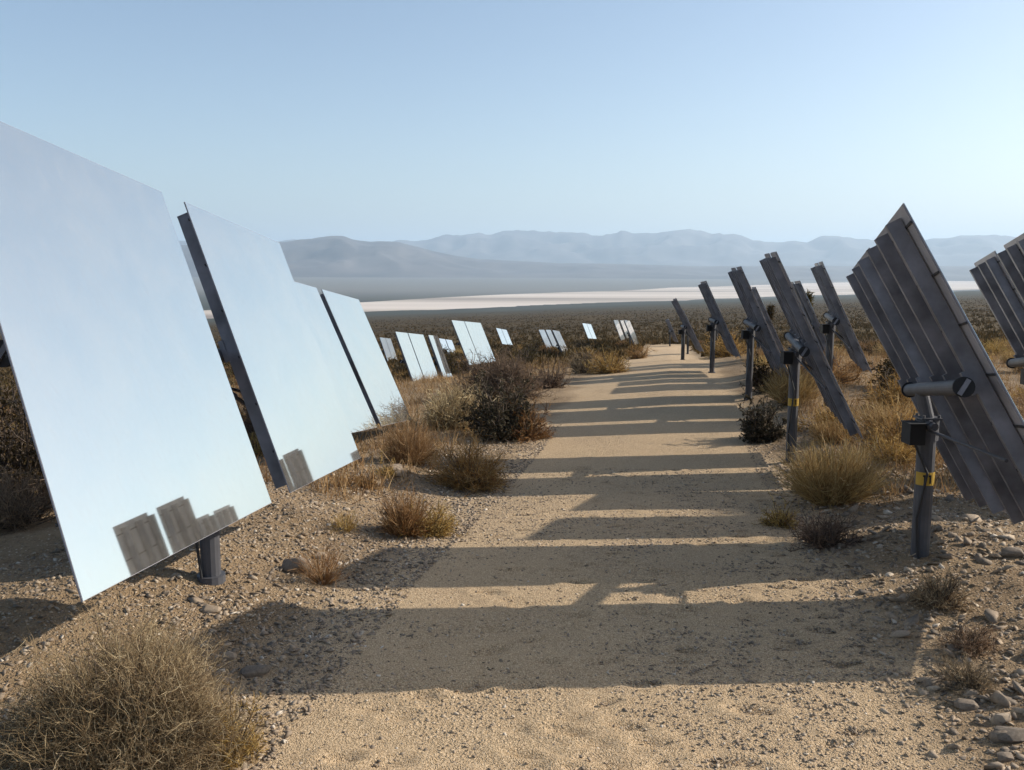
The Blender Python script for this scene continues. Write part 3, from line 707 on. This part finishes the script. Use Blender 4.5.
def rock(px, py, wpx, hpx, label, seed):
    x, y = ground_at(px, py); s = y / FPX; rg = np.random.default_rng(seed)
    V, IF2 = hull(26, rg, (1, .9, .85))
    V = V * np.array([wpx * s / 1.7, wpx * s / 2.2, hpx * s / 1.6])
    o = mesh_obj('boulder' if wpx > 25 else 'stone', V, IF2, stone_m, loc=(x, y + .02, zs(x, y) + hpx * s * .2))
    bv = o.modifiers.new('bevel', 'BEVEL'); bv.width = wpx * s * .035; bv.segments = 2; bv.angle_limit = .2; o.rotation_euler = (0, 0, rg.uniform(-.3, .3))
    return tag(o, label, 'stone', 'larger stones lying beside the track')
rock(297, 571, 30, 20, 'pale rounded boulder at the edge of the gravel below the second mirror', 1)
rock(255, 675, 30, 11, 'flat grey stone lying in the nearest shadow on the left', 2)
rock(228, 660, 16, 10, 'small dark stone just above the flat grey stone', 3)
rock(210, 612, 18, 10, 'light stone at the tip of the nearest shadow', 4)
rock(392, 474, 26, 16, 'pale stone pile piece beside the low orange bush under the mirrors', 5)
rock(970, 708, 26, 10, 'flat pale stone at the right track edge, left of two others', 6)
rock(1014, 738, 34, 16, 'largest pale stone in the bottom right corner', 7)
rock(1002, 722, 20, 14, 'bluish grey stone just above the largest one bottom right', 8)
rock(972, 696, 16, 9, 'small round stone above the flat pale one at the right track edge', 9)
rock(1008, 702, 28, 8, 'long thin stone at the right photo edge above the bluish grey one', 10)
rock(1015, 556, 22, 12, 'white stone on the bank below the cut-off heliostat on the right', 11)
rock(905, 602, 14, 9, 'small whitish stone at the right end of the sunlit strip between shadows', 12)
rock(1008, 760, 18, 9, 'brown stone below the largest pale one in the bottom right corner', 13)
rock(320, 560, 14, 8, 'dark stone just right of the pale rounded boulder', 14)

# ------------------------------------------------------------------ air
mh, nt, b = mat('air_haze'); nt.nodes.remove(b)
pv = N(nt, 'ShaderNodeVolumePrincipled'); pv.inputs['Color'].default_value = (.64, .82, 1, 1); pv.inputs['Density'].default_value = 7.2e-5; pv.inputs['Anisotropy'].default_value = .2
nt.links.new(pv.outputs[0], nt.nodes['Material Output'].inputs['Volume'])
mb = MB(); mb.box(Vector((0, 18000, 500)), Vector((60000, 0, 0)), Vector((0, 60000, 0)), Vector((0, 0, 620)))
hz = mb.build('haze', mh); tag(hz, 'thin blue desert haze', 'haze', kind='stuff')
hz.location = (0, 0, 0)

# ------------------------------------------------------------------ light
EL, AZ = math.radians(28.7), math.radians(12.5)      # AZ: how far the sun stands ahead of due right
sd = Vector((math.cos(EL) * math.cos(AZ), math.cos(EL) * math.sin(AZ), math.sin(EL)))
sl = bpy.data.lights.new('sun', 'SUN'); sl.energy = 3.3; sl.angle = math.radians(.53); sl.color = (1, .93, .82)
so = bpy.data.objects.new('sun', sl); COL.objects.link(so); so.rotation_euler = sd.to_track_quat('Z', 'Y').to_euler(); so.location = (20, 0, 20)
w = bpy.data.worlds.new('World'); sc.world = w; w.use_nodes = True; nt = w.node_tree
bg = nt.nodes['Background']; st = nt.nodes.new('ShaderNodeTexSky'); st.sky_type = 'NISHITA'; st.sun_disc = False
st.sun_elevation = EL; st.sun_rotation = math.pi / 2 - AZ; st.altitude = 800; st.air_density = 1.0; st.dust_density = 3.0; st.ozone_density = 1.5
nt.links.new(mix(nt, 1.0, st.outputs[0], (.985, .965, .925), 'MULTIPLY'), bg.inputs[0]); bg.inputs[1].default_value = .090
sc.view_settings.view_transform = 'Standard'; sc.view_settings.look = 'None'; sc.view_settings.exposure = 1.02; sc.view_settings.gamma = 1
sc.cycles.volume_bounces = 1; sc.cycles.max_bounces = 6; sc.cycles.use_denoising = True
